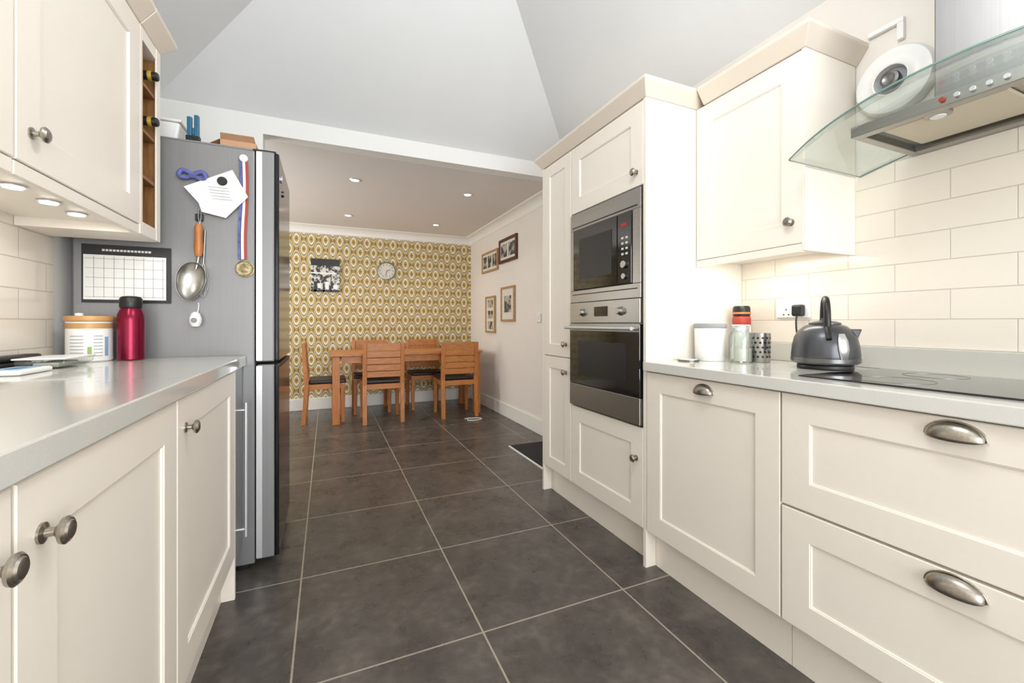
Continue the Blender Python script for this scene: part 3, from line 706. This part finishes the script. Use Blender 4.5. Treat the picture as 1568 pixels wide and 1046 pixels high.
def frame(y0,y1,z0,z1,mat,n,vert=False,t=.025):
    g=grp('picture_frame',(WR,(y0+y1)/2,(z0+z1)/2)); x0,x1=WR-.025,WR-.001
    boxes('moulding',[(x0,x1,y0,y1,z0,z0+t),(x0,x1,y0,y1,z1-t,z1),(x0,x1,y0,y0+t,z0+t,z1-t),(x0,x1,y1-t,y1,z0+t,z1-t)],mat,g,bevel=.003)
    box('mount_board',WR-.014,WR-.002,y0+t,y1-t,z0+t,z1-t,'mount',g)
    L=[]
    for i in range(n):
        if vert:
            h=(z1-z0-2*t)/n; L.append((WR-.0155,WR-.0142,y0+t+.05,y1-t-.05,z0+t+h*i+.02,z0+t+h*(i+1)-.02))
        else:
            w=(y1-y0-2*t)/n; mg=.02 if n>1 else .07; L.append((WR-.0155,WR-.0142,y0+t+w*i+mg,y0+t+w*(i+1)-mg,z0+t+mg+.01,z1-t-mg-.01))
    boxes('photo',L,'photo',g)
frame(4.76,5.32,1.73,1.99,'tanwood',3); frame(4.20,4.71,1.78,2.06,'darkwood',2,t=.035)
frame(4.85,5.18,.96,1.42,'tanwood',3,True); frame(4.26,4.65,1.10,1.50,'tanwood',1)
g=grp('light_switch',(WR,3.69,1.13)); box('plate',WR-.012,WR-.001,3.65,3.735,1.09,1.175,'white',g,bevel=.003); box('rocker',WR-.016,WR-.0115,3.68,3.705,1.115,1.15,'white',g,bevel=.001)
g=grp('door_mat',(1.66,3.07,0)); box('mat',1.47,1.875,2.72,3.42,.0005,.010,'sand',g,bevel=.003); box('edging',1.455,1.469,2.72,3.42,.0005,.008,'white',g)
g=grp('power_cable',(1.3,4.55,0)); tube('cable',[(1.48,4.62,.005),(1.40,4.52,.005),(1.50,4.46,.005),(1.62,4.52,.005),(1.55,4.60,.005),(1.42,4.60,.005)],.0045,'white',g)
for (x,y) in ((.217,3.85),(1.22,3.86),(.217,5.14),(1.235,5.20)):
    g=grp('ceiling_downlight',(x,y,2.3))
    lathe('bezel',[(.030,-.001),(.036,-.006),(.044,-.006),(.048,0),(.030,0)],(x,y,2.2995),'silver',g)
    disc('lamp',.030,.003,(x,y,2.2955),'led',g)
    l=bpy.data.lights.new('spot','SPOT'); l.energy=11; l.spot_size=2.2; l.spot_blend=1; l.color=(1,.91,.80); l.shadow_soft_size=.03
    o=bpy.data.objects.new('downlight_lamp',l); o.location=(x,y,2.288); COL.objects.link(o); attach(o,g)

# ---------------------------------------------------------------- lights
def area(name,loc,rot,sx,sy,e,col):
    l=bpy.data.lights.new(name,'AREA'); l.shape='RECTANGLE'; l.size=sx; l.size_y=sy; l.energy=e; l.color=col
    o=bpy.data.objects.new(name,l); o.location=loc; o.rotation_euler=rot; COL.objects.link(o); return o
area('window_light_near',(.5,YN-.15,1.25),(math.radians(90),0,0),2.1,1.8,106,(.97,.98,1))
area('window_light_dining',(DL-.15,4.5,1.5),(0,math.radians(-90),0),1.2,1.5,48,(1,.98,.95))
area('cabinet_strip_light',(XW+.1,1.21,1.358),(0,0,0),.04,.36,.9,(1,.95,.88))
area('cabinet_strip_light.001',(-.72,1.62,1.412),(0,0,0),.04,.36,1.0,(1,.95,.88))
l=bpy.data.lights.new('vault_fill_light','POINT'); l.energy=28; l.shadow_soft_size=.2; l.color=(.97,.985,1)  # added fill to brighten the vault slopes; no lamp fitting hangs here
o=bpy.data.objects.new('vault_fill_light',l); o.location=(RX+.02,.55,2.40); COL.objects.link(o)
w=bpy.data.worlds.new('World'); sc.world=w; w.use_nodes=True
w.node_tree.nodes['Background'].inputs[0].default_value=(.85,.93,1,1); w.node_tree.nodes['Background'].inputs[1].default_value=1.0

# ---------------------------------------------------------------- camera
cam=bpy.data.cameras.new('Camera'); co=bpy.data.objects.new('Camera',cam); COL.objects.link(co)
co.location=(0,0,1.08); co.rotation_euler=(math.pi/2,0,-math.atan2(283,650))
cam.sensor_width=36; cam.sensor_fit='HORIZONTAL'; cam.lens=650/1568*36; cam.shift_y=-28/1568; cam.clip_start=.01
sc.camera=co
